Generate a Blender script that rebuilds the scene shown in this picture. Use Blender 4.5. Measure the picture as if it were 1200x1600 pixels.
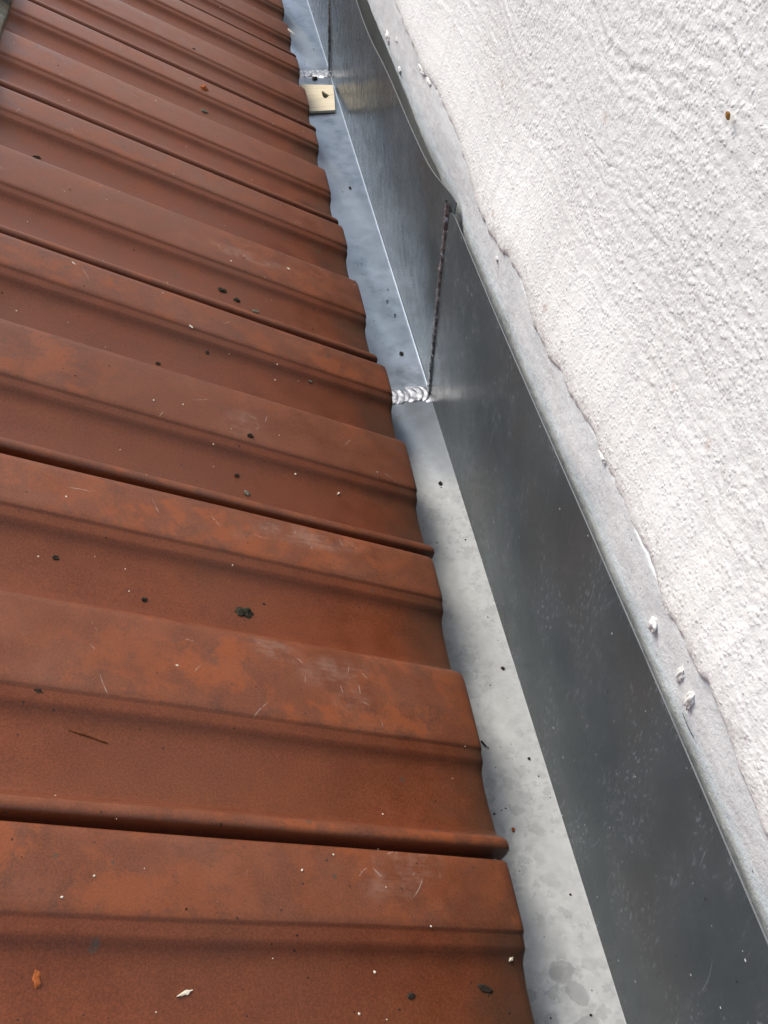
import bpy, bmesh, math, random
import numpy as np
from mathutils import Vector, Matrix, Euler

for o in list(bpy.data.objects): bpy.data.objects.remove(o)
S = bpy.context.scene
C = S.collection

# ------------------------------------------------------------------ camera
OFF = Vector((0, 0, 0.60))
cd = bpy.data.cameras.new('camera'); cam = bpy.data.objects.new('camera', cd); C.objects.link(cam)
rt = Vector((0.98560, -0.16434, 0.03969)); dn = Vector((-0.09175, -0.71711, -0.69090)); fw = Vector((0.14200, 0.67731, -0.72186))
cam.matrix_world = Matrix(((rt.x, -dn.x, -fw.x, OFF.x), (rt.y, -dn.y, -fw.y, OFF.y), (rt.z, -dn.z, -fw.z, OFF.z), (0, 0, 0, 1)))
cd.sensor_fit = 'VERTICAL'; cd.sensor_height = 24; cd.sensor_width = 18; cd.lens = 22.02
cd.clip_start = 0.01; cd.clip_end = 500
S.camera = cam
S.render.resolution_x, S.render.resolution_y = 768, 1024

# ------------------------------------------------------------------ sky and sun (bright overcast)
SUN_TO = Vector((-0.42, 0.56, 0.82)).normalized()
el = math.asin(SUN_TO.z); rot = math.atan2(SUN_TO.x, SUN_TO.y)
w = bpy.data.worlds.new('World'); S.world = w; w.use_nodes = True
nt = w.node_tree; nt.nodes.clear()
sky = nt.nodes.new('ShaderNodeTexSky'); sky.sky_type = 'NISHITA'; sky.sun_disc = False
sky.sun_elevation = el; sky.sun_rotation = rot; sky.air_density = 1.0; sky.dust_density = 2.0; sky.ozone_density = 1.0
hs = nt.nodes.new('ShaderNodeHueSaturation'); hs.inputs['Saturation'].default_value = 0.74
bg = nt.nodes.new('ShaderNodeBackground'); bg.inputs['Strength'].default_value = 0.11
wo = nt.nodes.new('ShaderNodeOutputWorld')
nt.links.new(sky.outputs[0], hs.inputs['Color']); nt.links.new(hs.outputs[0], bg.inputs['Color']); nt.links.new(bg.outputs[0], wo.inputs[0])
sd = bpy.data.lights.new('sun', 'SUN'); sd.energy = 1.5; sd.angle = math.radians(24); sd.color = (1.0, 0.94, 0.85)
sun = bpy.data.objects.new('sun', sd); C.objects.link(sun); sun.rotation_euler = SUN_TO.to_track_quat('Z', 'Y').to_euler(); sun.location = (-2, 2, 5)
S.view_settings.view_transform = 'Standard'; S.view_settings.look = 'None'; S.view_settings.gamma = 1
S.view_settings.exposure = 1.08
S.cycles.max_bounces = 5; S.cycles.diffuse_bounces = 3; S.cycles.glossy_bounces = 3

# ------------------------------------------------------------------ helpers
rng = np.random.default_rng(7); random.seed(7)

def fnoise(ny, nx, sy, sx, seed):
    """smooth random field, gaussian filtered, sy/sx in cells, unit variance"""
    r = np.random.default_rng(seed).standard_normal((ny, nx))
    fy = np.fft.fftfreq(ny)[:, None]; fx = np.fft.rfftfreq(nx)[None, :]
    g = np.exp(-2 * (math.pi ** 2) * ((fy * sy) ** 2 + (fx * sx) ** 2))
    o = np.fft.irfft2(np.fft.rfft2(r) * g, s=(ny, nx)); return (o - o.mean()) / (o.std() + 1e-9)

def link(name, me, mat=None, parent=None):
    o = bpy.data.objects.new(name, me); C.objects.link(o)
    if mat and me: me.materials.append(mat)
    if parent: o.parent = parent
    return o

def tag(o, label=None, cat=None, group=None, kind=None):
    if label: o['label'] = label
    if cat: o['category'] = cat
    if group: o['group'] = group
    if kind: o['kind'] = kind
    return o

def empty(name, loc=(0, 0, 0), rotv=(0, 0, 0)):
    o = bpy.data.objects.new(name, None); C.objects.link(o); o.location = loc; o.rotation_euler = rotv; o.empty_display_size = .05
    return o

def grid_mesh(name, P, smooth=True, flip=False):
    """P: (n, m, 3) array of points -> quad sheet"""
    n, m = P.shape[:2]
    me = bpy.data.meshes.new(name)
    i = np.arange(n * m).reshape(n, m)
    q = np.stack([i[:-1, :-1], i[1:, :-1], i[1:, 1:], i[:-1, 1:]], -1).reshape(-1, 4)
    if flip: q = q[:, ::-1]
    me.vertices.add(n * m); me.vertices.foreach_set('co', P.reshape(-1).astype(np.float32))
    me.loops.add(q.size); me.loops.foreach_set('vertex_index', q.reshape(-1).astype(np.int32))
    me.polygons.add(len(q)); me.polygons.foreach_set('loop_start', np.arange(0, q.size, 4, dtype=np.int32))
    me.update(calc_edges=True); me.validate()
    if smooth: me.polygons.foreach_set('use_smooth', np.ones(len(q), dtype=bool))
    return me

def closed_sheet(name, top, bot, sharp=40):
    """two matching (n,m,3) skins joined along their rim into one solid"""
    n, m = top.shape[:2]
    V = np.concatenate([top.reshape(-1, 3), bot.reshape(-1, 3)]); k = n * m
    i = np.arange(k).reshape(n, m)
    F = [tuple(q) for q in np.stack([i[:-1, :-1], i[1:, :-1], i[1:, 1:], i[:-1, 1:]], -1).reshape(-1, 4).tolist()]
    F += [tuple(k + a for a in reversed(q)) for q in F]
    rim = list(i[0, :]) + list(i[1:, -1]) + list(i[-1, -2::-1]) + list(i[-2:0:-1, 0])
    for a, b in zip(rim, rim[1:] + rim[:1]): F.append((int(a), int(b), int(b) + k, int(a) + k))
    me = bpy.data.meshes.new(name); me.from_pydata(V.tolist(), [], F); me.update()
    bm = bmesh.new(); bm.from_mesh(me); bmesh.ops.recalc_face_normals(bm, faces=bm.faces); bm.to_mesh(me); bm.free()
    me.polygons.foreach_set('use_smooth', np.ones(len(me.polygons), dtype=bool)); me.set_sharp_from_angle(angle=math.radians(sharp))
    return me

# ------------------------------------------------------------------ material helpers
class NT:
    def __init__(self, name):
        self.m = bpy.data.materials.new(name); self.m.use_nodes = True
        self.t = self.m.node_tree; self.b = self.t.nodes['Principled BSDF']
    def n(self, typ, **kw):
        x = self.t.nodes.new(typ)
        for k, v in kw.items(): setattr(x, k, v)
        return x
    def put(self, v, sock):
        if hasattr(v, 'is_output'): self.t.links.new(v, sock)
        elif v is not None:
            try: sock.default_value = v
            except Exception: sock.default_value = (*v, 1.0)
    def math(self, op, a, b=None, c=None, clamp=False):
        x = self.n('ShaderNodeMath', operation=op, use_clamp=clamp); self.put(a, x.inputs[0]); self.put(b, x.inputs[1])
        if c is not None: self.put(c, x.inputs[2])
        return x.outputs[0]
    def vec(self, op, a, b=None):
        x = self.n('ShaderNodeVectorMath', operation=op); self.put(a, x.inputs[0])
        if b is not None: self.put(b, x.inputs[1])
        return x.outputs['Value'] if op in ('LENGTH', 'DISTANCE', 'DOT_PRODUCT') else x.outputs[0]
    def coords(self, obj=None):
        x = self.n('ShaderNodeTexCoord'); x.object = obj; return x.outputs['Object']
    def map(self, v, scale=(1, 1, 1), rotv=(0, 0, 0), loc=(0, 0, 0)):
        x = self.n('ShaderNodeMapping'); self.put(v, x.inputs['Vector']); x.inputs['Scale'].default_value = scale
        x.inputs['Rotation'].default_value = rotv; x.inputs['Location'].default_value = loc; return x.outputs[0]
    def noise(self, v, scale, detail=3, rough=.55, dist=0.0, col=False):
        x = self.n('ShaderNodeTexNoise'); self.put(v, x.inputs['Vector']); x.inputs['Scale'].default_value = scale
        x.inputs['Detail'].default_value = detail; x.inputs['Roughness'].default_value = rough; x.inputs['Distortion'].default_value = dist
        return x.outputs['Color'] if col else x.outputs['Fac']
    def step(self, v, lo, hi, a=0.0, b=1.0):
        x = self.n('ShaderNodeMapRange', interpolation_type='SMOOTHSTEP'); self.put(v, x.inputs['Value'])
        x.inputs['From Min'].default_value = lo; x.inputs['From Max'].default_value = hi
        x.inputs['To Min'].default_value = a; x.inputs['To Max'].default_value = b; return x.outputs[0]
    def mix(self, f, a, b, mode='MIX'):
        x = self.n('ShaderNodeMix', data_type='RGBA', blend_type=mode); self.put(f, x.inputs[0]); self.put(a, x.inputs[6]); self.put(b, x.inputs[7])
        return x.outputs[2]
    def fmix(self, f, a, b):
        x = self.n('ShaderNodeMix', data_type='FLOAT'); self.put(f, x.inputs[0]); self.put(a, x.inputs[2]); self.put(b, x.inputs[3]); return x.outputs[0]
    def bump(self, h, dist, strength=1.0, normal=None):
        x = self.n('ShaderNodeBump'); self.put(h, x.inputs['Height']); x.inputs['Distance'].default_value = dist; x.inputs['Strength'].default_value = strength
        if normal is not None: self.put(normal, x.inputs['Normal'])
        return x.outputs[0]
    def sep(self, v):
        x = self.n('ShaderNodeSeparateXYZ'); self.put(v, x.inputs[0]); return x.outputs
    def voro(self, v, scale, dim='2D'):
        x = self.n('ShaderNodeTexVoronoi', voronoi_dimensions=dim, feature='F1'); self.put(v, x.inputs['Vector']); x.inputs['Scale'].default_value = scale
        return x
    def dots(self, v, scale, rmin, rmax, keep, edge=.25):
        """irregular round spots, one per voronoi cell, only a share 'keep' of the cells"""
        x = self.voro(v, scale); rc = self.sep(x.outputs['Color'])
        r = self.fmix(rc[0], rmin, rmax)
        d = self.math('DIVIDE', x.outputs['Distance'], r)
        m = self.step(d, 1.0 - edge, 1.0, 1, 0)
        return self.math('MULTIPLY', m, self.math('LESS_THAN', rc[1], keep)), d
    def scratches(self, v, scale, length, width, keep, spread=6.283, base=0.0):
        """short straight scratches, one per voronoi cell, random heading"""
        x = self.voro(v, scale); rc = self.sep(x.outputs['Color'])
        loc = self.vec('SUBTRACT', v, x.outputs['Position']) if False else self.vec('SUBTRACT', self.vec('MULTIPLY', v, (scale, scale, 0)), self.vec('MULTIPLY', x.outputs['Position'], (scale, scale, 0)))
        r = self.n('ShaderNodeVectorRotate', rotation_type='Z_AXIS'); self.put(loc, r.inputs['Vector'])
        self.put(self.math('MULTIPLY_ADD', rc[0], spread, base), r.inputs['Angle'])
        p = self.sep(r.outputs[0])
        px = self.math('ABSOLUTE', p[0]); bend = self.math('MULTIPLY', self.math('MULTIPLY', p[0], p[0]), self.math('SUBTRACT', rc[2], .5))
        py = self.math('ABSOLUTE', self.math('SUBTRACT', p[1], bend))
        L = self.math('MULTIPLY', self.math('MULTIPLY_ADD', rc[2], .7, .3), length)
        m = self.math('MULTIPLY', self.step(self.math('DIVIDE', px, L), .4, 1, 1, 0), self.step(py, width * .3, width, 1, 0))
        return self.math('MULTIPLY', m, self.math('LESS_THAN', rc[1], keep))
    def ell(self, xy, cx, cy, rx, ry, ang=0.0):
        """soft elliptical stain mask, 1 in its middle"""
        x, y = xy; ca, sa = math.cos(ang), math.sin(ang)
        dx = self.math('SUBTRACT', x, cx); dy = self.math('SUBTRACT', y, cy)
        a = self.math('ADD', self.math('MULTIPLY', dx, ca / rx), self.math('MULTIPLY', dy, sa / rx))
        b = self.math('ADD', self.math('MULTIPLY', dx, -sa / ry), self.math('MULTIPLY', dy, ca / ry))
        d = self.math('ADD', self.math('MULTIPLY', a, a), self.math('MULTIPLY', b, b))
        return self.step(d, 0.0, 1.0, 1, 0)
    def summax(self, L):
        o = L[0]
        for q in L[1:]: o = self.math('MAXIMUM', o, q)
        return o
    def out(self, color=None, rough=None, metal=None, normal=None, spec=None):
        for k, v in (('Base Color', color), ('Roughness', rough), ('Metallic', metal), ('Normal', normal), ('Specular IOR Level', spec)):
            if v is not None: self.put(v, self.b.inputs[k])
        return self.m

# ------------------------------------------------------------------ main dimensions (metres, before OFF)
SLOPE = math.radians(26.5); H = 0.3951
ZF = -0.5526; XG = 0.1768; UPH = 0.187
ROOF_LOC = OFF + Vector((-H * math.sin(SLOPE), 0, -H * math.cos(SLOPE)))
roof = empty('tiled_roof', ROOF_LOC, (0, SLOPE, 0))
tag(roof, 'red-brown ribbed clay tile roof sloping down to the metal gutter', 'roof')
gutter = empty('box_gutter', OFF + Vector((XG, 0, ZF)))
tag(gutter, 'grey zinc box gutter with soldered joints between roof and white wall', 'gutter')
wall = empty('rendered_wall', OFF + Vector((XG, 0, ZF)))
tag(wall, 'rough white rendered wall rising behind the metal gutter', 'wall')

# ================================================================== ROOF TILES
def clay_material(name, mossy=0.0):
    t = NT(name)
    P = t.coords(roof); rnd = t.n('ShaderNodeObjectInfo').outputs['Random']
    L = t.coords()                                   # the tile's own coordinates
    offs = t.vec('MULTIPLY', t.n('ShaderNodeObjectInfo').outputs['Location'], (3.7, 9.1, 0.0))
    Q = t.vec('ADD', P, offs)
    lz = t.sep(L)[2]; pu, pv, _ = t.sep(P)
    lx = t.sep(L)[0]
    flat = t.step(lz, .0005, .0019)                  # the raised ribs are the rubbed, weathered faces
    n1 = t.noise(Q, 45, 5, .6); n2 = t.noise(Q, 9, 3, .5)
    col = t.mix(t.step(n1, .3, .7), (0.112, 0.0235, 0.0066, 1), (0.150, 0.0345, 0.0100, 1))
    col = t.mix(t.math('MULTIPLY', t.step(n2, .35, .7), .5), col, (0.105, 0.034, 0.015, 1))
    col = t.mix(t.math('MULTIPLY', flat, .62), col, t.mix(t.step(n1, .3, .7), (0.140, 0.047, 0.0235, 1), (0.190, 0.066, 0.034, 1)))   # weathered rib tops
    # orange, freshly rubbed fields between darker brown bloom on the ribs
    warp = t.vec('ADD', Q, t.vec('MULTIPLY', t.vec('SUBTRACT', t.noise(Q, 30, 1, .5, col=True), (.5, .5, .5)), (.010, .010, .010)))
    pn = t.noise(warp, 36, 6, .72, .1)
    area = t.math('MULTIPLY', t.step(t.noise(Q, 7, 2, .5), .36, .56), t.step(pv, .55, 1.1, 1.0, .35))
    orange = t.math('MULTIPLY', t.math('MULTIPLY', t.step(pn, .47, .57), area), flat)
    col = t.mix(t.math('MULTIPLY', orange, .62), col, (0.270, 0.066, 0.016, 1))
    brown = t.math('MULTIPLY', t.math('MULTIPLY', t.step(t.noise(warp, 60, 6, .72, .1), .52, .64), area), flat)
    col = t.mix(t.math('MULTIPLY', brown, .58), col, (0.075, 0.032, 0.022, 1))
    bloom = t.math('MULTIPLY', t.step(t.noise(Q, 14, 5, .65), .45, .75), flat)
    col = t.mix(t.math('MULTIPLY', bloom, .30), col, (0.20, 0.095, 0.062, 1))
    # fine clay speckle
    sp = t.noise(Q, 1000, 2, .6)
    col = t.mix(.22, col, t.mix(t.step(sp, .32, .7), (0.05, 0.016, 0.006, 1), (0.27, 0.080, 0.030, 1)))
    sp2 = t.noise(Q, 260, 3, .7)
    col = t.mix(t.math('MULTIPLY', t.step(sp2, .60, .74), .22), col, (0.045, 0.022, 0.015, 1))
    # dirt washed down to the front end of the pans
    endm = t.math('MULTIPLY', t.step(t.math('ADD', lx, t.math('MULTIPLY', t.math('SUBTRACT', t.noise(Q, 28, 4, .6), .5), .10)), -.055, .004), t.math('SUBTRACT', 1.0, t.math('MULTIPLY', flat, .65)))
    col = t.mix(t.math('MULTIPLY', endm, .62), col, (0.034, 0.026, 0.016, 1))
    # lichen dots
    d1, _d = t.dots(t.vec('ADD', Q, t.vec('MULTIPLY', t.noise(Q, 420, 2, .5, col=True), (.0035, .0035, 0))), 30, .03, .085, .16)
    col = t.mix(t.math('MULTIPLY', t.math('MULTIPLY', d1, t.step(t.noise(Q, 500, 2, .6), .35, .6)), .75), col, (0.055, 0.052, 0.040, 1))
    d2, _d = t.dots(t.vec('ADD', Q, (3.1, 1.7, 0)), 75, .02, .055, .16)
    col = t.mix(t.math('MULTIPLY', d2, .85), col, (0.018, 0.013, 0.010, 1))
    # scuffs and scratches left by ladders and boots
    SC = [(.236, .412, .055, .012, .05), (.205, .408, .03, .008, .4), (.240, .307, .030, .014, .2), (.205, .315, .022, .009, -.2), (.250, .292, .018, .012, .5),
          (.100, .306, .02, .016, .9), (.148, .169, .016, .02, 1.0), (.152, .302, .02, .018, 1.1), (.262, .190, .035, .016, .3), (.196, .510, .02, .015, .9), (.215, .745, .05, .012, .1)]
    EL = [t.ell((pu, pv), *e) for e in SC]; sc = t.summax([e for i, e in enumerate(EL) if i not in (5, 6, 7)]); sall = t.summax(EL)
    st = t.noise(t.map(P, (60, 420, 60), (0, 0, .35)), 1.0, 4, .65)
    scuff = t.math('MULTIPLY', t.math('MULTIPLY', sc, flat), t.step(t.math('ADD', t.noise(P, 70, 4, .65), t.math('MULTIPLY', st, .5)), .62, .98))
    col = t.mix(t.math('MULTIPLY', scuff, .34), col, (0.32, 0.21, 0.165, 1))
    near = t.step(sall, .08, .35)
    s1 = t.math('MULTIPLY', t.scratches(P, 85, .42, .030, .55), t.math('MULTIPLY', near, flat))
    s2 = t.math('MULTIPLY', t.scratches(t.vec('ADD', Q, (1.3, .4, 0)), 38, .34, .013, .13), flat)
    col = t.mix(t.math('MULTIPLY', t.math('MULTIPLY', t.math('MAXIMUM', s1, s2), t.step(sp2, .35, .6)), .55), col, (0.46, 0.38, 0.33, 1))
    if mossy:
        mm = t.step(t.noise(Q, 60, 4, .7), .22, .45)
        col = t.mix(t.math('MULTIPLY', mm, mossy), col, t.mix(t.step(sp2, .4, .6), (0.020, 0.020, 0.012, 1), (0.060, 0.062, 0.032, 1)))
    tone = t.n('ShaderNodeHueSaturation'); t.put(col, tone.inputs['Color']); t.put(t.fmix(rnd, .90, 1.10), tone.inputs['Value']); tone.inputs['Saturation'].default_value = 1.0
    rgh = t.fmix(t.step(n1, .3, .7), .36, .52); rgh = t.fmix(orange, rgh, .52)
    nb = t.bump(t.noise(Q, 480, 2, .6), .0002, .4)
    t.b.inputs['Sheen Weight'].default_value = .07; t.b.inputs['Sheen Roughness'].default_value = .35; t.b.inputs['Sheen Tint'].default_value = (1, .84, .78, 1)   # dust film
    return t.out(tone.outputs[0], rgh, 0.0, nb, .36)

M_clay = clay_material('clay_tile')
M_moss = clay_material('clay_tile_mossy', .97)

PROF = [(3.0, -8.0), (3.1, -3.0), (3.4, -.4), (4.0, 1.3), (5.0, 2.2), (6.6, 2.5), (8.8, 2.2), (10.4, 1.3), (12.0, -.2), (13.4, -2.6), (15.0, -4.4), (18.5, -5.3), (34, -5.6), (45, -5.5),
        (50, -5.0), (55.3, -4.2), (58.2, -2.3), (60.0, -.6), (62, -.1), (66, .4), (67.0, .65), (67.8, 1.5), (68.8, 2.05), (72, 2.3), (85, 2.5), (104, 2.7), (117, 2.6), (120.5, 2.2), (123, 1.2), (125.2, -.8), (127.0, -3.5), (128.8, -6.0), (131, -7.2),
        (136, -7.5), (148, -7.4), (160, -7.0), (166, -6.1), (171.0, -5.1), (174.2, -3.0), (176.0, -.9), (178, -.3), (182.4, .3), (183.4, .6), (184.2, 1.45), (185.2, 2.05), (189, 2.3), (203, 2.5), (217, 2.5), (221.2, 2.2), (222.5, 1.4), (223.1, .2), (223.3, -7.2), (224.5, -8.4), (238, -8.6)]
PROF = np.array(PROF) / 1000

def make_tile_mesh(seed):
    ends = [0.0, -.0005, -.0013, -.0026, -.0045, -.008, -.014]
    us = np.array(ends + list(np.linspace(-.03, -.418, 26)))
    drop = np.array([3.6, 2.2, 1.3, .65, .25, .06, 0] + [0] * 26) / 1000
    n, m = len(us), len(PROF)
    top = np.zeros((n, m, 3))
    lo = fnoise(n, m, 4, 7, seed) * .00022
    top[:, :, 0] = us[:, None]; top[:, :, 1] = PROF[None, :, 0]; top[:, :, 2] = PROF[None, :, 1] - drop[:, None] + lo
    # the rib edges wander by a fraction of a millimetre
    wob = fnoise(n, 8, 3, .1, seed + 50)[:, :1] * .00025; top[:, :, 1] += wob
    # the front end is trimmed a little unevenly
    top[:7, :, 0] += (fnoise(1, m, .1, 5, seed + 9)[0] * .00025)[None, :]
    bot = top.copy(); bot[:, :, 2] -= .0105
    hi = PROF[:, 1] > .001; bot[:, ~hi, 2] += .0015
    bot[:, -3:, 2] += .005; bot[:, :3, 2] = top[:, :3, 2] - .0015 - np.array([0, .004, .006])[None, :]
    return closed_sheet('tile', top, bot, 48)

TILES = [make_tile_mesh(s) for s in (1, 2, 3, 4)]
for me in TILES: me.materials.append(M_clay)
MOSSY = TILES[1].copy(); MOSSY.materials.clear(); MOSSY.materials.append(M_moss)
SV = [-.4715, -.246, -.0205, .2036, .4249, .6498, .8836, 1.1036, 1.3286, 1.5546, 1.7796, 2.0046, 2.2296, 2.4546]
UE = {2: .3335, 3: .3375, 4: .3415, 5: .3355, 6: .3315, 7: .3335}
def tile_w(k): return (SV[k + 1] - SV[k]) if k + 1 < len(SV) else .225
def tile_h(v):
    k = max([i for i in range(len(SV)) if SV[i] <= v] or [0]); return float(np.interp((v - SV[k]) * .225 / tile_w(k), PROF[:, 0], PROF[:, 1]))
first = True
for c in range(4):
    for k, v in enumerate(SV):
        me = TILES[(k * 3 + c) % 4]
        if c == 1: me = MOSSY
        o = link('tile', me, None, roof)
        ue = UE.get(k, .333 + random.uniform(-.003, .003)) if c == 0 else -.0135 - .348 * (c - 1) + random.uniform(-.002, .002)
        o.location = (ue, v, .0128 * c + random.uniform(-.0004, .0004))
        o.scale = (1, tile_w(k) / .225, 1)
        o.rotation_euler = (random.uniform(-.002, .002), random.uniform(-.001, .001), random.uniform(-.004, .004))
        if c == 1: o['label'] = 'grey-green mossy tile of the next course up'
# boards under the tiles
def box(name, x0, x1, y0, y1, z0, z1, mat, parent):
    me = bpy.data.meshes.new(name); bm = bmesh.new(); bmesh.ops.create_cube(bm, size=1)
    for v in bm.verts: v.co = Vector((x0 if v.co.x < 0 else x1, y0 if v.co.y < 0 else y1, z0 if v.co.z < 0 else z1))
    bmesh.ops.bevel(bm, geom=list(bm.edges), offset=.0015, segments=1, affect='EDGES'); bm.to_mesh(me); bm.free()
    return link(name, me, mat, parent)
t = NT('roof_board'); P = t.coords(roof)
M_board = t.out(t.mix(t.noise(t.map(P, (4, 60, 60)), 1, 4), (.06, .04, .025, 1), (.16, .11, .07, 1)), .8)
for i in range(12):
    box('roof_board', -1.05 + i * .115, -1.05 + i * .115 + .110, -.45, 2.6, -.050, -.028, M_board, roof)

# ================================================================== GUTTER
def zinc(name, base):
    t = NT(name); P = t.coords(gutter); x, y, z = t.sep(P)
    big = t.noise(P, 11, 4, .6); mid = t.noise(P, 60, 4, .6); fine = t.noise(P, 900, 2, .6)
    if base:
        col = t.mix(t.step(big, .3, .7), (.26, .32, .39, 1), (.35, .41, .49, 1))  # blue tint of the far stretch paints the reflected sky into the metal
        met = 1.0
        # white zinc bloom where water dries, strongest on the near stretch
        nearm = t.step(t.math('ADD', y, t.math('MULTIPLY', t.math('SUBTRACT', big, .5), .22)), .46, .66, 1, 0)
        rgh = t.math('ADD', t.fmix(t.step(mid, .3, .7), .24, .34), t.math('MULTIPLY', nearm, .14)); col = t.mix(nearm, col, t.mix(t.step(mid, .3, .7), (.66, .69, .70, 1), (.80, .825, .82, 1)))
        ox = t.math('MULTIPLY', t.math('MULTIPLY_ADD', nearm, .80, .05), t.step(t.noise(P, 38, 5, .7), .12, .58))
        ox = t.math('MAXIMUM', ox, t.math('MULTIPLY', t.step(t.math('ADD', x, t.math('MULTIPLY', mid, .006)), -.010, -.003), t.math('MULTIPLY_ADD', nearm, .6, .05)))
        oxc = t.mix(t.step(t.noise(P, 140, 5, .7), .35, .7), (.60, .62, .61, 1), (.87, .88, .865, 1))
        # dried drop marks: grey patches with a darker rim
        W = t.vec('ADD', P, t.vec('MULTIPLY', t.noise(P, 190, 4, .7, col=True), (.013, .013, 0)))
        d1, q1 = t.dots(W, 95, .22, .48, .55, .22)
        d2, q2 = t.dots(t.vec('ADD', W, (.31, .77, 0)), 190, .2, .5, .5, .3)
        rim1 = t.math('MULTIPLY', t.math('MULTIPLY', d1, t.step(q1, .5, .9)), t.step(t.noise(P, 300, 3, .6), .4, .6))
        dm = t.math('MULTIPLY', t.math('MAXIMUM', t.math('MULTIPLY', d1, .42), t.math('MAXIMUM', t.math('MULTIPLY', d2, .4), rim1)), t.step(t.noise(P, 26, 3, .6), .36, .54))
        dm = t.math('MULTIPLY', dm, t.math('MULTIPLY_ADD', nearm, .95, .05))
        # bigger stains
        stn = t.summax([t.ell((x, y), -.0228, .1427, .007, .0095, .5), t.ell((x, y), -.024, .126, .013, .006, .3), t.ell((x, y), -.028, .155, .01, .008, .0)])
        stn = t.math('MULTIPLY', t.step(t.math('ADD', stn, t.math('MULTIPLY', t.math('SUBTRACT', t.noise(P, 130, 5, .7), .5), 1.6)), .3, .55), .5)
        # burnish and flux stain on both sides of each soldered joint
        b1 = t.math('MAXIMUM', t.step(t.math('ABSOLUTE', t.math('SUBTRACT', y, .645)), .012, .04, 1, 0), t.step(t.math('ABSOLUTE', t.math('SUBTRACT', y, .688)), .010, .028, 1, 0))
        b2 = t.step(t.math('ABSOLUTE', t.math('SUBTRACT', y, 1.405)), .02, .06, 1, 0)
        burn = t.math('MULTIPLY', t.math('MAXIMUM', b1, b2), t.step(t.noise(P, 70, 4, .6), .25, .65))
        ox = t.math('MULTIPLY', ox, t.math('SUBTRACT', 1.0, t.math('MULTIPLY', burn, .9)))
        col = t.mix(ox, col, oxc)
        met = t.math('SUBTRACT', 1.0, t.math('MULTIPLY', ox, .85)); rgh = t.fmix(ox, rgh, .55)
        col = t.mix(t.math('MULTIPLY', burn, .55), col, (.16, .17, .18, 1))
        col = t.mix(dm, col, (.24, .26, .265, 1))
        col = t.mix(stn, col, (.16, .17, .18, 1))
        sm, _ = t.dots(t.vec('ADD', P, (.5, .2, 0)), 60, .02, .045, .05)
        col = t.mix(t.math('MULTIPLY', sm, .9), col, (.02, .018, .015, 1)); met = t.math('MULTIPLY', met, t.math('SUBTRACT', 1.0, sm))
        bd = t.step(z, .0002, .0012); met = t.math('MULTIPLY', met, t.math('MULTIPLY_ADD', bd, -.8, 1.0)); rgh = t.fmix(bd, rgh, .75); col = t.mix(t.math('MULTIPLY', bd, .75), col, t.mix(nearm, (.11, .12, .13, 1), (.30, .30, .285, 1)))  # fold darkened in colour and made matte to hold back its sky glint
        nb = t.bump(t.noise(P, 14, 1, .4), .0008, .35)
    else:
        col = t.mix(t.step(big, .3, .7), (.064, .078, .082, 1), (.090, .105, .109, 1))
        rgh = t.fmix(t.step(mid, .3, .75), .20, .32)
        # water runs and rub marks: pale streaks down the face
        W = t.vec('ADD', P, t.vec('MULTIPLY', t.noise(P, 25, 2, .5, col=True), (0, .012, 0)))
        s1 = t.step(t.noise(t.map(W, (1, 300, 60)), 1, 4, .65), .53, .72)
        s2 = t.step(t.noise(t.map(W, (1, 330, 40), (.18, 0, 0)), 1, 4, .7), .56, .74)
        keep = t.step(t.noise(P, 16, 3, .6), .42, .62)
        s = t.math('MULTIPLY', t.math('MAXIMUM', t.math('MULTIPLY', s1, .8), s2), keep)
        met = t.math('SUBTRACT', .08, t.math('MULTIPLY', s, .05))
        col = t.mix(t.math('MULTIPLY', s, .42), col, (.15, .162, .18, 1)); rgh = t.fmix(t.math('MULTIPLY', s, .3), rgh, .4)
        sm2 = t.math('MULTIPLY', t.step(t.noise(t.map(W, (1, 420, 170)), 1, 3, .6), .55, .67), t.step(t.noise(P, 22, 3, .6), .47, .62)); col = t.mix(t.math('MULTIPLY', sm2, .55), col, (.27, .30, .33, 1))
        PY = t.map(P, (1, 1, 1), (0, math.radians(90), 0))
        sw = t.n('ShaderNodeCombineXYZ'); t.put(y, sw.inputs[0]); t.put(z, sw.inputs[1])
        sc = t.scratches(sw.outputs[0], 26, .40, .010, .30, .9, 1.1)
        col = t.mix(t.math('MULTIPLY', sc, .22), col, (.4, .42, .45, 1)); rgh = t.fmix(t.math('MULTIPLY', sc, .6), rgh, .5)
        dk, _ = t.dots(sw.outputs[0], 60, .02, .05, .16)
        lt, _ = t.dots(t.vec('ADD', sw.outputs[0], (.37, .2, 0)), 55, .015, .04, .16)
        col = t.mix(t.math('MULTIPLY', dk, .9), col, (.02, .02, .018, 1)); col = t.mix(lt, col, (.75, .75, .73, 1))
        met = t.math('MULTIPLY', met, t.math('SUBTRACT', 1.0, t.math('MAXIMUM', dk, lt)))
        brn = t.step(t.noise(P, 10, 3, .5), .45, .75); col = t.mix(t.math('MULTIPLY', brn, .4), col, (.085, .074, .068, 1))
        cut = t.step(t.sep(t.n('ShaderNodeNewGeometry').outputs['True Normal'])[2], .5, .8); col = t.mix(cut, col, (.22, .23, .24, 1)); met = t.math('MAXIMUM', t.math('MULTIPLY', cut, .5), met)
        nb = t.bump(t.noise(P, 9, 1, .4), .0010, .5)
    if base: t.put(t.fmix(bd, .5, .04), t.b.inputs['Specular IOR Level'])
    if not base: t.b.inputs['IOR'].default_value = 1.30
    return t.out(col, rgh, met, nb, None if base else .08)

M_zb = zinc('zinc_base', True); M_zu = zinc('zinc_upstand', False)

def wave(y, seed):
    r = random.Random(seed); return sum(r.uniform(-1, 1) * math.sin(y * f + r.uniform(0, 6.28)) for f in (7, 13, 23)) / 2

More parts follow.
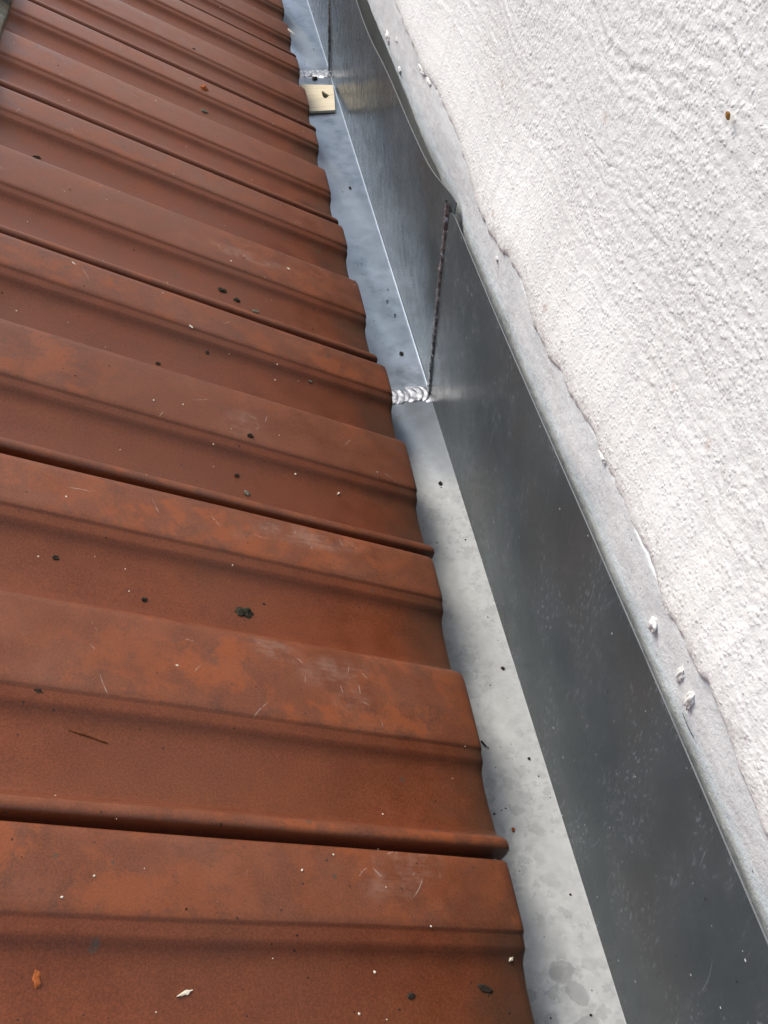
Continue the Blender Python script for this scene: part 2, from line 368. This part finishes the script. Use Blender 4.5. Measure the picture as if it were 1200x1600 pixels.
R = .0016
def upstand_points(y0, y1, xin, seed, top_fn, lean_fn):
    ys = np.linspace(y0, y1, max(30, int((y1 - y0) / .008)))
    prof = [(-R * (1 - math.sin(a)) , R - R * math.cos(a)) for a in (1.25, 1.45)]
    s = np.linspace(0.02, 1, 22)
    A_ = np.zeros((len(ys), len(prof) + len(s), 3))
    for i, y in enumerate(ys):
        th = top_fn(y); ln = lean_fn(y)
        for j, (px, pz) in enumerate(prof): A_[i, j] = (px + xin, y, pz + .0004)
        for j, q in enumerate(s): A_[i, len(prof) + j] = (xin + ln * q ** 2 + .0006 * wave(y + q, seed) * q, y, R + (th - R) * q)
    return A_
SECT = [(-.45, .6655, -.0012), (.6600, 1.4060, 0.0), (1.4000, 2.60, .0008)]
def lean(i):
    def f(y):
        if i == 0: return .0030 + .0008 * math.sin(y * 9)
        if i == 1: return -.0035 + .0085 * math.exp(-((y - .655) / .045) ** 2)
        return -.004
    return f
def toph(i):
    def f(y):
        t_ = UPH + .0008 * wave(y * 1.3, 11 + i)
        if i == 0: t_ -= .006 * max(0, (y - .645) / .0205) ** 2
        if i == 1: t_ += .0055 * math.exp(-((y - .66) / .060) ** 2) - .008 * math.exp(-((y - 1.06) / .10) ** 2)
        return t_
    return f
for i, (y0, y1, xin) in enumerate(SECT):
    P_ = upstand_points(y0, y1, xin, 3 + i, toph(i), lean(i))
    Q_ = P_.copy(); Q_[:, :, 0] += .0008
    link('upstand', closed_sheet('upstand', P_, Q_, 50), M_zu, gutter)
    xs = np.array(list(np.linspace(-.105, -R - .0012, 26)) ); ys = np.linspace(y0, y1, max(30, int((y1 - y0) / .012)))
    bend = [(-R + R * math.sin(q), R - R * math.cos(q)) for q in np.linspace(.15, 1.42, 9)]
    G = np.zeros((len(ys), len(xs) + 4 + len(bend), 3))
    for a, y in enumerate(ys):
        for b in range(4): G[a, b] = (-.105 - .0005 * b, y, .045 - .015 * b if b < 3 else .0006)
        for b, x in enumerate(xs): G[a, 4 + b] = (x, y, .0004 + (i == 0) * .0006 + .00045 * wave(y * 2 + x * 9, 20 + i) * min(1, (-x - R) / .03))
        for b, (px, pz) in enumerate(bend): G[a, 4 + len(xs) + b] = (px + xin + .0002, y, pz + .0004 + (i == 0) * .0006 * (1 - b / 8))
    G2 = G.copy(); G2[:, :, 2] -= .0009; G2[:, :4, 0] -= .0008; G2[:, -8:, 0] += .0008
    link('gutter_base', closed_sheet('gutter_base', G, G2, 50), M_zb, gutter)

# soldered joints
t = NT('solder_bright'); P = t.coords()
M_sol = t.out(t.mix(t.step(t.noise(P, 250, 3), .35, .7), (.34, .35, .38, 1), (.54, .55, .57, 1)), t.fmix(t.noise(P, 160, 3), .30, .55), 1.0, t.bump(t.noise(P, 500, 3), .0004, .5))
t = NT('solder_dark'); P = t.coords()
M_sold = t.out(t.mix(t.step(t.noise(P, 180, 4), .35, .65), (.12, .12, .122, 1), (.30, .30, .305, 1)), t.fmix(t.noise(P, 260, 3), .24, .45), .6, t.bump(t.noise(P, 420, 3), .0005, .7))

def bead(name, length, width, pitch, height, seed, ragged, mat, parent, M, gap=.25):
    """a run of overlapping solder dabs: s along the run, q across it"""
    r = random.Random(seed); ns = int(length / .00045); nq = 34
    ss = np.linspace(0, length, ns); qs = np.linspace(-.5, .5, nq)
    hgt = np.full((ns, nq), -1.0); Sg, Qg = np.meshgrid(ss, qs * width * 1.25, indexing='ij')
    c = 0.0; k = 0
    while c < length + pitch:
        wv = width * r.uniform(.84, 1.08) * .5; q0 = r.uniform(-.10, .10) * width; L = pitch * r.uniform(.85, 1.1)
        cc = c - ((Qg - q0) / wv) ** 2 * pitch * .55           # the dab's crescent front
        dS = (Sg - cc) / L
        prof = np.where(dS > 0, 1 - (dS / .62) ** 2, 1 - (dS / 1.5) ** 2)
        e = prof - np.abs((Qg - q0) / wv) ** 4
        hgt = np.maximum(hgt, np.where(e > 0, np.sqrt(np.clip(e, 0, 1)) * r.uniform(.82, 1.1) * (1 - .25 * (dS < 0) * np.clip(-dS, 0, 1)), -1))
        c += pitch * r.uniform(.85, 1.15); k += 1
    hz = np.where(hgt > 0, hgt * height, -.0006)
    hz += np.where(hgt > 0, fnoise(ns, nq, 3, 2, seed) * ragged, 0)
    P_ = np.stack([Sg, Qg, hz], -1)
    me = grid_mesh(name, P_); 
    o = link(name, me, mat, parent); o.matrix_local = M; return o
def frame(o, s, q, n): return Matrix(((s[0], q[0], n[0], o[0]), (s[1], q[1], n[1], o[1]), (s[2], q[2], n[2], o[2]), (0, 0, 0, 1)))
for yj, sd_, wd, pt in ((.6635, 5, .0215, .0062), (1.405, 8, .024, .0085)):
    bead('solder_seam', .078, wd, pt, .0014, sd_, .00012, M_sol, gutter, frame((-.079, yj, .0010), (1, -.03, 0), (.03, 1, 0), (0, 0, 1)))
    bead('solder_seam', .184, .0074, .0036, .0019, sd_ + 1, .00016, M_sold, gutter, frame((-.0016, yj + .0003, .0045), (.012, .033, .999), (0, -1, .033), (-1, 0, .012)))

# ================================================================== WALL
t = NT('white_render'); P = t.coords(wall); x, y, z = t.sep(P)
col = t.mix(t.step(t.noise(P, 7, 4, .6), .35, .7), (.815, .820, .795, 1), (.775, .775, .745, 1))
col = t.mix(t.math('MULTIPLY', t.step(t.noise(P, 420, 3, .7), .64, .76), .5), col, (.42, .39, .36, 1))
grime = t.math('MULTIPLY', t.step(t.math('SUBTRACT', t.math('ABSOLUTE', t.math('SUBTRACT', z, .232)), t.math('MULTIPLY', t.noise(P, 45, 4, .7), .02)), -.006, .004, 1, 0), t.step(t.noise(P, 160, 4, .7), .48, .66))
col = t.mix(t.math('MULTIPLY', grime, .35), col, (.33, .31, .28, 1))
rust, _ = t.dots(t.vec('ADD', t.map(P, (1, 1, 1), (0, math.radians(90), 0)), (.2, .1, 0)), 16, .03, .07, .30, .8)
sw = t.n('ShaderNodeCombineXYZ'); t.put(y, sw.inputs[0]); t.put(z, sw.inputs[1])
rust, _ = t.dots(t.vec('ADD', sw.outputs[0], t.vec('MULTIPLY', t.noise(P, 200, 3, .6, col=True), (.006, .006, 0))), 17, .04, .09, .22, .8)
col = t.mix(t.math('MULTIPLY', rust, .5), col, (.52, .40, .32, 1))
pit, _ = t.dots(t.vec('ADD', sw.outputs[0], (.41, .13, 0)), 80, .02, .055, .06)
col = t.mix(t.math('MULTIPLY', pit, .7), col, (.12, .105, .09, 1))
vg = t.voro(t.vec('ADD', P, t.vec('MULTIPLY', t.noise(P, 300, 2, .5, col=True), (.002, .002, .002))), 430, '3D'); vc = t.sep(vg.outputs['Color'])
sand = t.math('MULTIPLY', t.step(vg.outputs['Distance'], .0, .75, 1, 0), vc[0])
M_render = t.out(col, .92, 0, t.bump(t.math('ADD', sand, t.math('MULTIPLY', t.noise(P, 1000, 2, .6), .6)), .0005, .8), .2)
t = NT('sealed_base_coat'); P = t.coords(wall); x, y, z = t.sep(P)
col = t.mix(t.step(t.noise(P, 22, 5, .65), .3, .7), (.73, .78, .785, 1), (.84, .875, .87, 1))
col = t.mix(t.math('MULTIPLY', t.step(t.noise(P, 420, 3, .7), .54, .68), .75), col, (.88, .90, .90, 1))
col = t.mix(t.math('MULTIPLY', t.step(t.noise(P, 330, 3, .7), .57, .70), .38), col, (.36, .39, .40, 1))
sw = t.n('ShaderNodeCombineXYZ'); t.put(y, sw.inputs[0]); t.put(z, sw.inputs[1])
pit, _ = t.dots(sw.outputs[0], 70, .02, .06, .22); col = t.mix(t.math('MULTIPLY', pit, .8), col, (.05, .05, .05, 1))
M_band = t.out(col, .62, 0, t.bump(t.noise(P, 560, 3, .7), .0005, .8), .3)
t = NT('masonry'); P = t.coords(wall)
M_mas = t.out(t.mix(t.noise(P, 30, 4), (.10, .10, .10, 1), (.22, .21, .20, 1)), .9)

EDGE = [(-.5, .2210), (.10, .2213), (.131, .2213), (.143, .2216), (.156, .2196), (.168, .2236), (.181, .2276), (.204, .2226), (.232, .2196), (.255, .2206), (.279, .2216), (.304, .2246), (.340, .2246), (.390, .2226), (.454, .2166), (.506, .2286), (.565, .2180), (.620, .2216), (.675, .2336), (.753, .2366), (.821, .2340), (.868, .2396), (.928, .2416), (1.1, .240), (2.7, .238)]
EY = np.array([e[0] for e in EDGE]); EZ = np.array([e[1] for e in EDGE])
def flare(zr):      # how far the render leans out over the base, zr = height above the edge
    return -.0125 * np.exp(-(np.maximum(zr, 0) / .055) ** 1.6)
XW = .0150
# sealed base coat: a rounded strip under the render
ys = np.concatenate([np.linspace(-.5, .08, 60), np.arange(.082, .62, .0014), np.arange(.62, 1.15, .0022), np.linspace(1.16, 2.7, 200)])
zz = np.concatenate([np.linspace(.02, .14, 10), np.arange(.145, .262, .0013)])
Yg, Zg = np.meshgrid(ys, zz, indexing='ij'); ny, nz = Yg.shape
ez = np.interp(ys, EY, EZ)[:, None]
far = np.clip((Yg - .60) / .25, 0, 1); far = far * far * (3 - 2 * far)
belly = np.clip((ez + .006 - Zg) / .075, 0, 1.2)
bx = XW - .0125 + .004 + .006 * belly ** 2                # curls back under
bx += np.maximum(0, Zg - ez - .003) * .9
zb = np.interp(ys, [.6, .82, .96, 1.1, 2.7], [.160, .169, .173, .178, .180])[:, None] + fnoise(ny, 4, 6, .1, 33)[:, :1] * .0008
bx += .035 * np.clip((zb - Zg) / .003, 0, 1)
bx += fnoise(ny, nz, 14, 9, 31) * .00035 + fnoise(ny, nz, 1.0, 1.0, 32) * .00007 + fnoise(ny, nz, 5, 4, 34) * .00015
P_ = np.stack([bx, Yg, Zg], -1)
link('base_coat', grid_mesh('base_coat', P_, flip=True), M_band, wall)
# render coat: thick, trowelled, with a torn lower edge
dz = np.concatenate([np.array([-.0004, 0, .0004, .0009, .0015, .0022]), np.arange(.003, .12, .0011), np.arange(.12, .36, .0014), np.linspace(.37, 1.9, 60)])
ny, nz = len(ys), len(dz)
rag = fnoise(1, ny, .1, 5, 41)[0] * .0013 + fnoise(1, ny, .1, 1.6, 42)[0] * .0007 + fnoise(1, ny, .1, 18, 43)[0] * .0016
e = np.interp(ys, EY, EZ) + rag
Yg = np.repeat(ys[:, None], nz, 1); Zg = e[:, None] + dz[None, :]
thick = .0022 + fnoise(ny, nz, 24, 3, 44)[:, :1] * .0009
lift = np.clip(thick, .0008, .006) * (1 - np.exp(-np.maximum(dz, 0) / .0034))[None, :]
grain = fnoise(ny, nz, .7, .7, 45) * .00012 + fnoise(ny, nz, 1.5, 1.2, 46) * .00002
lines = fnoise(ny, nz, 40, .7, 47) * .00008 + fnoise(ny, nz, 150, 1.6, 48) * .00006
big = fnoise(ny, nz, 60, 26, 49) * .0002
rough = np.clip((dz - .012) / .07, 0.18, 1)[None, :] * (1 + .18 * fnoise(ny, nz, 60, 40, 50))
fade = np.clip(dz / .006, 0, 1)[None, :]
xr = XW + .004 + flare(dz)[None, :] - lift - fade * (grain * rough + lines * np.clip(rough, .4, 1.2) + big)
xr[:, :2] = XW + .004 + flare(0) + .003
P_ = np.stack([xr, Yg, Zg], -1)
link('render_coat', grid_mesh('render_coat', P_, flip=True), M_render, wall)
box('masonry', XW + .045, .26, -.5, 2.7, -.6, 2.1, M_mas, wall)

def blob(name, sx, sy, sz, seed, mat, parent=None, sub=2, rough=.28, freq=1.6, sharp=50):
    from mathutils import noise as mn
    me = bpy.data.meshes.new(name); bm = bmesh.new(); bmesh.ops.create_icosphere(bm, subdivisions=sub, radius=1)
    for v in bm.verts:
        p = v.co.copy(); d = 1 + rough * mn.noise(p * freq + Vector((seed * 3.1, seed, 0))) * 1.6 + rough * .6 * mn.noise(p * freq * 2.7 + Vector((seed, 0, seed * 2.3)))
        v.co = Vector((p.x * d * sx, p.y * d * sy, p.z * d * sz))
        if v.co.z < -sz * .35: v.co.z = -sz * .35
    bm.to_mesh(me); bm.free(); me.polygons.foreach_set('use_smooth', np.ones(len(me.polygons), dtype=bool)); me.set_sharp_from_angle(angle=math.radians(sharp))
    return link(name, me, mat, parent)

def plain(name, c1, c2, rough=.8, scale=300, bump=.0004):
    t = NT(name); P = t.coords(); return t.out(t.mix(t.step(t.noise(P, scale, 4, .65), .35, .65), (*c1, 1), (*c2, 1)), rough, 0, t.bump(t.noise(P, scale * 2.2, 3), bump, .6), .12)
M_plaster = plain('plaster', (.66, .65, .61), (.82, .81, .78), .9, 260)
M_mossl = plain('dry_moss', (.010, .010, .008), (.045, .042, .028), .95, 500)
M_lichen = plain('lichen', (.06, .06, .045), (.17, .17, .13), .95, 500)
M_black = plain('soot_crumb', (.014, .011, .008), (.045, .036, .028), .9, 600)
M_cream = plain('cream_flake', (.62, .56, .42), (.80, .75, .62), .75, 400)
M_rust = plain('orange_crumb', (.26, .07, .02), (.36, .11, .035), .8, 400)
M_twig = plain('twig', (.10, .03, .012), (.17, .06, .025), .75, 500)
# plaster lumps and tears on the base coat (wall-local y, z)
for (yy, zz_, sy, sz_, sx, sd_) in ((.2412, .2004, .0040, .0052, .0045, 1), (.2105, .2050, .0030, .0058, .0026, 2), (.1985, .2030, .0035, .0080, .0030, 3), (.9336, .187, .008, .0050, .0045, 4), (1.0042, .1926, .012, .006, .004, 5), (.9474, .2104, .004, .003, .0025, 6), (.8203, .2317, .014, .0035, .004, 7), (.790, .2335, .010, .003, .003, 8), (.5475, .2108, .003, .002, .0018, 9), (.2330, .2215, .004, .003, .003, 10), (.330, .2260, .006, .0025, .0025, 11)):
    o = blob('plaster_lump', sy * .75, sz_ * .8, sx * .5, sd_, M_plaster, wall, 4, .34, 1.5, 170)
    ezl = float(np.interp(yy, EY, EZ)); bl = min(max((ezl + .006 - zz_) / .075, 0), 1.2)
    o.matrix_local = frame((XW - .0085 + .006 * bl * bl - .0002, yy, zz_), (0, 1, 0), (0, 0, 1), (-1, 0, 0))

# ================================================================== SMALL THINGS
def roof_world(u, v, n): return ROOF_LOC + Vector((u * math.cos(SLOPE) + n * math.sin(SLOPE), v, -u * math.sin(SLOPE) + n * math.cos(SLOPE)))
def on_roof(o, u, v, rz=0, dn=0.0):
    o.matrix_world = Matrix.Translation(roof_world(u, v, tile_h(v) + dn)) @ Euler((0, SLOPE, 0)).to_matrix().to_4x4() @ Euler((0, 0, rz)).to_matrix().to_4x4()
    return o
def flake(name, pts, th, mat, seed):
    """thin irregular chip: outline extruded, top slightly curled"""
    r = random.Random(seed); me = bpy.data.meshes.new(name); bm = bmesh.new()
    vs = [bm.verts.new((x, y, th * r.uniform(.8, 1.5))) for x, y in pts]; f = bm.faces.new(vs)
    c = bm.verts.new((sum(p[0] for p in pts) / len(pts), sum(p[1] for p in pts) / len(pts), th * 1.6)); bm.faces.remove(f)
    lo = [bm.verts.new((v.co.x * .96, v.co.y * .96, -.0004)) for v in vs]
    for i in range(len(vs)):
        j = (i + 1) % len(vs); bm.faces.new((vs[i], vs[j], c)); bm.faces.new((vs[i], lo[i], lo[j], vs[j]))
    bmesh.ops.recalc_face_normals(bm, faces=bm.faces); bm.to_mesh(me); bm.free(); return link(name, me, mat)

# wooden packer lying in the gutter beyond the second joint
def packer():
    root = empty('wooden_packer', OFF + Vector((0, 0, ZF + .0012)))
    tag(root, 'small pale plywood packer with notched hole lying in the gutter', 'wood block')
    t = NT('plywood'); P = t.coords(root)
    g = t.noise(t.map(P, (30, 240, 240), (0, 0, -.1)), 1, 4, .6)
    col = t.mix(t.step(g, .3, .7), (.64, .54, .37, 1), (.74, .66, .49, 1))
    d, _ = t.dots(P, 60, .03, .08, .3, .5); col = t.mix(t.math('MULTIPLY', d, .7), col, (.16, .10, .05, 1))
    m = t.out(col, .7, 0, t.bump(g, .0004, .5))
    O = [(.090, 1.363), (.1738, 1.353), (.1717, 1.3215), (.1645, 1.3185), (.1612, 1.3245), (.1570, 1.3335), (.1552, 1.3300), (.1548, 1.3160), (.1568, 1.3085), (.1600, 1.3105), (.1640, 1.3170), (.1716, 1.3205), (.1665, 1.2704), (.090, 1.2665)]
    th = .0034
    me = bpy.data.meshes.new('board'); bm = bmesh.new()
    lo = [bm.verts.new((x, y, 0)) for x, y in O]; hi = [bm.verts.new((x, y, th)) for x, y in O]
    bm.faces.new(hi); bm.faces.new(lo[::-1])
    for i in range(len(O)):
        j = (i + 1) % len(O); bm.faces.new((lo[i], lo[j], hi[j], hi[i]))
    bmesh.ops.recalc_face_normals(bm, faces=bm.faces); bm.to_mesh(me); bm.free(); link('board', me, m, root)
    k = blob('hole_shade', .0040, .011, .0012, 3, M_mossl, root, 2, .15); k.location = (.1592, 1.3205, .0008); k['label'] = 'dark fill standing in for the shade inside the hole'  # dark fill added to paint the hole's shade, reusing the moss material
packer()

# moss, lichen and soot crumbs on the tiles: (kind, u, v, size x, size y, height, material, label)
ITEMS = [
 ('moss_clump', .1915, .3471, .0068, .0042, .0022, M_mossl, 'largest black-green moss clump lying in a lower pan of the roof', 'moss'),
 ('moss_clump', .1313, .3430, .0022, .0019, .0012, M_black, 'small black crumb left of the largest moss clump', 'moss'),
 ('moss_clump', .2050, .3566, .0014, .0012, .0008, M_black, 'tiny black crumb right above the largest moss clump', 'moss'),
 ('moss_clump', .0814, .3604, .0022, .0019, .0013, M_black, 'black crumb near the left edge, above the largest moss clump', 'moss'),
 ('moss_clump', .1945, .6887, .0038, .0030, .0016, M_mossl, 'left one of two black moss spots side by side above a seam', 'moss'),
 ('moss_clump', .2072, .6818, .0036, .0030, .0016, M_mossl, 'right one of two black moss spots side by side above a seam', 'moss'),
 ('lichen_patch', .2232, .6740, .0034, .0022, .0006, M_lichen, 'pale grey lichen patch right of the two black moss spots', 'lichen'),
 ('moss_clump', .1395, .5637, .0024, .0020, .0013, M_black, 'black crumb on the pan in the middle left of the roof', 'moss'),
 ('moss_clump', .1335, .5570, .0013, .0010, .0007, M_black, 'tiny black crumb touching a bigger one at middle left', 'moss'),
 ('moss_clump', .2026, .4994, .0026, .0022, .0016, M_black, 'lone black crumb on a raised rib in mid roof', 'moss'),
 ('moss_clump', .1936, .4639, .0022, .0016, .0011, M_black, 'black crumb just above the pale lichen ring', 'moss'),
 ('lichen_patch', .1999, .4488, .0030, .0024, .0007, M_lichen, 'pale lichen ring in the pan above the second seam', 'lichen'),
 ('moss_clump', .1776, .5940, .0017, .0022, .0010, M_black, 'small black streaky crumb under a rib in mid roof', 'moss'),
 ('lichen_patch', .2646, .5972, .0024, .0018, .0008, M_lichen, 'small greenish lichen tuft below the third seam', 'lichen'),
 ('stone_chip', .0780, .2687, .0030, .0020, .0014, M_black, 'dark grey chip on the rib edge at lower left', 'chip'),
 ('moss_clump', .1286, .2577, .0016, .0014, .0009, M_black, 'small black crumb right of the brown twig', 'moss'),
 ('moss_clump', .1921, 1.0397, .0045, .0040, .0020, M_lichen, 'green moss tuft in a far upper pan', 'moss'),
 ('clay_crumb', .1897, 1.0771, .0050, .0055, .0034, M_rust, 'reddish clay crumb on a far rib above the moss tuft', 'crumb'),
 ('moss_clump', .1808, 1.1797, .0030, .0022, .0012, M_black, 'small black crumb farthest up the roof', 'moss'),
 ('moss_clump', .0350, .7967, .0048, .0022, .0014, M_black, 'thin black crumb near the upper left edge of the roof', 'moss'),
 ('moss_clump', .3049, .1374, .0050, .0022, .0010, M_black, 'flat black smear of moss at the lower right tile end', 'moss'),
 ('moss_clump', .2615, .1341, .0026, .0020, .0008, M_black, 'flat black spot left of the smear at bottom right', 'moss'),
 ('clay_crumb', .0895, .1412, .0018, .0044, .0008, M_rust, 'bright orange oval chip at the bottom left', 'crumb'),
]
for i, (nm, u, v, sx, sy, h_, mt, lb, ct) in enumerate(ITEMS):
    o = blob(nm, sx * .8, sy * .8, h_ * .8, 20 + i * 1.37, mt, None, 3 if sx > .003 else 2, .42, 1.8)
    tag(on_roof(o, u, v, random.uniform(-.5, .5)), lb, ct, 'crumbs and moss on the tiles')
def zig(L, wd, n, seed):
    r = random.Random(seed); a = [(-L / 2 + L * i / n, wd * (.5 * math.sin(math.pi * (i + .4) / (n + .8))) * r.uniform(.5, 1.1)) for i in range(n + 1)]
    b = [(x + r.uniform(-.1, .1) * L / n, -abs(y) * r.uniform(.4, 1.1)) for x, y in reversed(a)]
    return b + a if False else a[::-1] + b[::-1]
for (u, v, L, wd, rz, lb) in ((.1502, .1357, .0075, .0022, .35, 'cream paint flake lying at the bottom of the roof'), (.3235, .1506, .0034, .0022, .6, 'cream paint flake at the lowest tile end by the gutter'),
        (.333, 1.4213, .0160, .0050, -.9, 'pale flake stuck on a far tile end'), (.1459, .2941, .0020, .0018, 0, 'cream dot of paint on the scuffed rib'), (.2722, .4723, .0030, .0020, .9, 'cream fleck in the pan above the second seam'), (.1623, .6095, .0035, .0018, -.7, 'cream fleck on the rib below the third seam'), (.0722, .6398, .0032, .0018, -.5, 'cream fleck at upper left just under a seam'), (.2578, .7499, .0040, .0022, -.3, 'white fleck on a rib above the third seam')):
    o = flake('paint_flake', zig(L, wd, 6, int(L * 1e5)), .0005, M_cream, 4)
    tag(on_roof(o, u, v, rz), lb, 'flake', 'paint flakes on the tiles')
def tube(name, pts, r0, r1, mat, seg=7):
    me = bpy.data.meshes.new(name); bm = bmesh.new(); rings = []
    for i, p in enumerate(pts):
        d = (Vector(pts[min(i + 1, len(pts) - 1)]) - Vector(pts[max(i - 1, 0)])).normalized(); a = d.orthogonal().normalized(); b = d.cross(a)
        rr = r0 + (r1 - r0) * i / (len(pts) - 1)
        rings.append([bm.verts.new(Vector(p) + (a * math.cos(q * 6.2832 / seg) + b * math.sin(q * 6.2832 / seg)) * rr) for q in range(seg)])
    for A_, B_ in zip(rings, rings[1:]):
        for q in range(seg): bm.faces.new((A_[q], A_[(q + 1) % seg], B_[(q + 1) % seg], B_[q]))
    bm.faces.new(rings[0][::-1]); bm.faces.new(rings[-1]); bmesh.ops.recalc_face_normals(bm, faces=bm.faces); bm.to_mesh(me); bm.free()
    return link(name, me, mat)
o = tube('twig', [(-.0095, .0012, .0006), (-.004, .0004, .0008), (.002, -.0003, .0007), (.0095, -.0016, .0006)], .0007, .0004, M_twig)
tag(on_roof(o, .1040, .2508, -.10), 'thin reddish brown twig lying in the lower left pan', 'twig')

# on the gutter floor (x, y before OFF)
for i, (nm, x, y, sx, sy, sz, mt, lb) in enumerate((
    ('soot_crumb', .161, .544, .0022, .0026, .0014, M_black, 'black crumb on the gutter floor just before the near soldered joint'),
    ('soot_crumb', .1602, .7251, .0026, .0030, .0012, M_black, 'black crumb on the gutter floor just past the near soldered joint'),
    ('soot_crumb', .1651, .7894, .0014, .0018, .0010, M_black, 'small black crumb second past the near soldered joint'),
    ('soot_crumb', .1615, .8151, .0012, .0020, .0008, M_black, 'thin black crumb third past the near soldered joint'),
    ('soot_crumb', .1659, .2850, .0012, .0012, .0009, M_black, 'round black crumb in the near gutter beside the upstand'),
    ('soot_crumb', .1665, .3560, .0018, .0018, .0010, M_black, 'black crumb halfway along the near gutter floor'),
    ('clay_crumb', .1429, .2392, .0014, .0017, .0011, M_rust, 'orange clay crumb on the near gutter floor'),
    ('soot_crumb', .1518, 1.3853, .0050, .0060, .0030, M_black, 'black crumb between wooden packer and far soldered joint'),
    ('soot_crumb', .157, 1.058, .0022, .0036, .0010, M_black, 'black crumb on the gutter floor before the wooden packer'))):
    o = blob(nm, sx * .75, sy * .75, sz * .75, 60 + i * 1.7, mt, None, 2, .42, 1.8); o.location = OFF + Vector((x, y, ZF + .0016))
    tag(o, lb, 'crumb', 'crumbs on the gutter floor')
o = tube('twig', [(-.0016, .0030, .0009), (-.0004, .0010, .0010), (.0006, -.0012, .0009), (.0022, -.0028, .0010)], .0006, .0004, M_black)
o.location = OFF + Vector((.1392, .2985, ZF + .0014)); tag(o, 'short black twig on the gutter floor close to the tile ends', 'twig')
o = flake('leaf_scrap', zig(.0034, .0022, 5, 5), .0005, plain('leaf', (.22, .10, .02), (.34, .18, .05)), 5)
o.matrix_world = Matrix.Translation(OFF + Vector((XG + XW + .004 - .004, .3257, -.1473))) @ frame((0, 0, 0), (0, .8, .6), (0, -.6, .8), (-1, 0, 0)); tag(o, 'tiny orange leaf scrap stuck high on the white wall', 'leaf')

o = tube('hair', [(0, -.006, -.0010), (-.0010, -.003, .0003), (-.0014, .001, .0010), (-.0008, .004, .0002), (0, .0065, -.0012)], .00018, .00014, M_black, 5)
o.location = OFF + Vector((XG + XW - .0085 + .0010, .1930, -.3615)); tag(o, 'short dark hair caught on the grey strip below the white render', 'hair')

# uncountable grit: white paint spatter and dark specks
def specks(name, pts, mat, label, cat):
    V, F = [], []; r = random.Random(len(pts))
    for (p, nrm, s) in pts:
        a = nrm.orthogonal().normalized(); b = nrm.cross(a); k = len(V); m = 6; ph = r.uniform(0, 6)
        for q in range(m):
            rr = s * r.uniform(.6, 1.25); an = ph + q * 6.2832 / m; V.append(p + (a * math.cos(an) + b * math.sin(an)) * rr - nrm * .0002)
        for q in range(m):
            rr = s * .55; an = ph + q * 6.2832 / m; V.append(p + (a * math.cos(an) + b * math.sin(an)) * rr + nrm * s * .45)
        for q in range(m): F.append((k + q, k + (q + 1) % m, k + m + (q + 1) % m, k + m + q))
        F.append(tuple(k + m + q for q in range(m)))
    me = bpy.data.meshes.new(name); me.from_pydata([tuple(v) for v in V], [], F); me.update()
    return tag(link(name, me, mat), label, cat, None, 'stuff')
NR = Vector((math.sin(SLOPE), 0, math.cos(SLOPE)))
def rp(n, smin, smax, seed, vmax=1.6):
    r = random.Random(seed); L = []
    for _ in range(n):
        v = .1 + (vmax - .1) * r.random() ** 1.5; u = r.uniform(.0, .325)
        if 0 < tile_h(v) < -.0065: continue
        L.append((roof_world(u, v, tile_h(v)), NR, smin + (smax - smin) * r.random() ** 2.5))
    return L
specks('paint_spatter', rp(170, .0003, .0009, 3), M_cream, 'fine white paint spatter scattered over the roof tiles', 'spatter')
specks('grit', rp(260, .00025, .0007, 4), M_black, 'fine dark grit scattered over the roof tiles', 'grit')
r = random.Random(9)
specks('gutter_grit', [(OFF + Vector((XG - r.uniform(.004, .062), .1 + 1.5 * r.random() ** 1.3, ZF + .0012)), Vector((0, 0, 1)), .0003 + .0007 * r.random() ** 2) for _ in range(90)], M_black, 'fine dark grit lying along the gutter floor', 'grit')
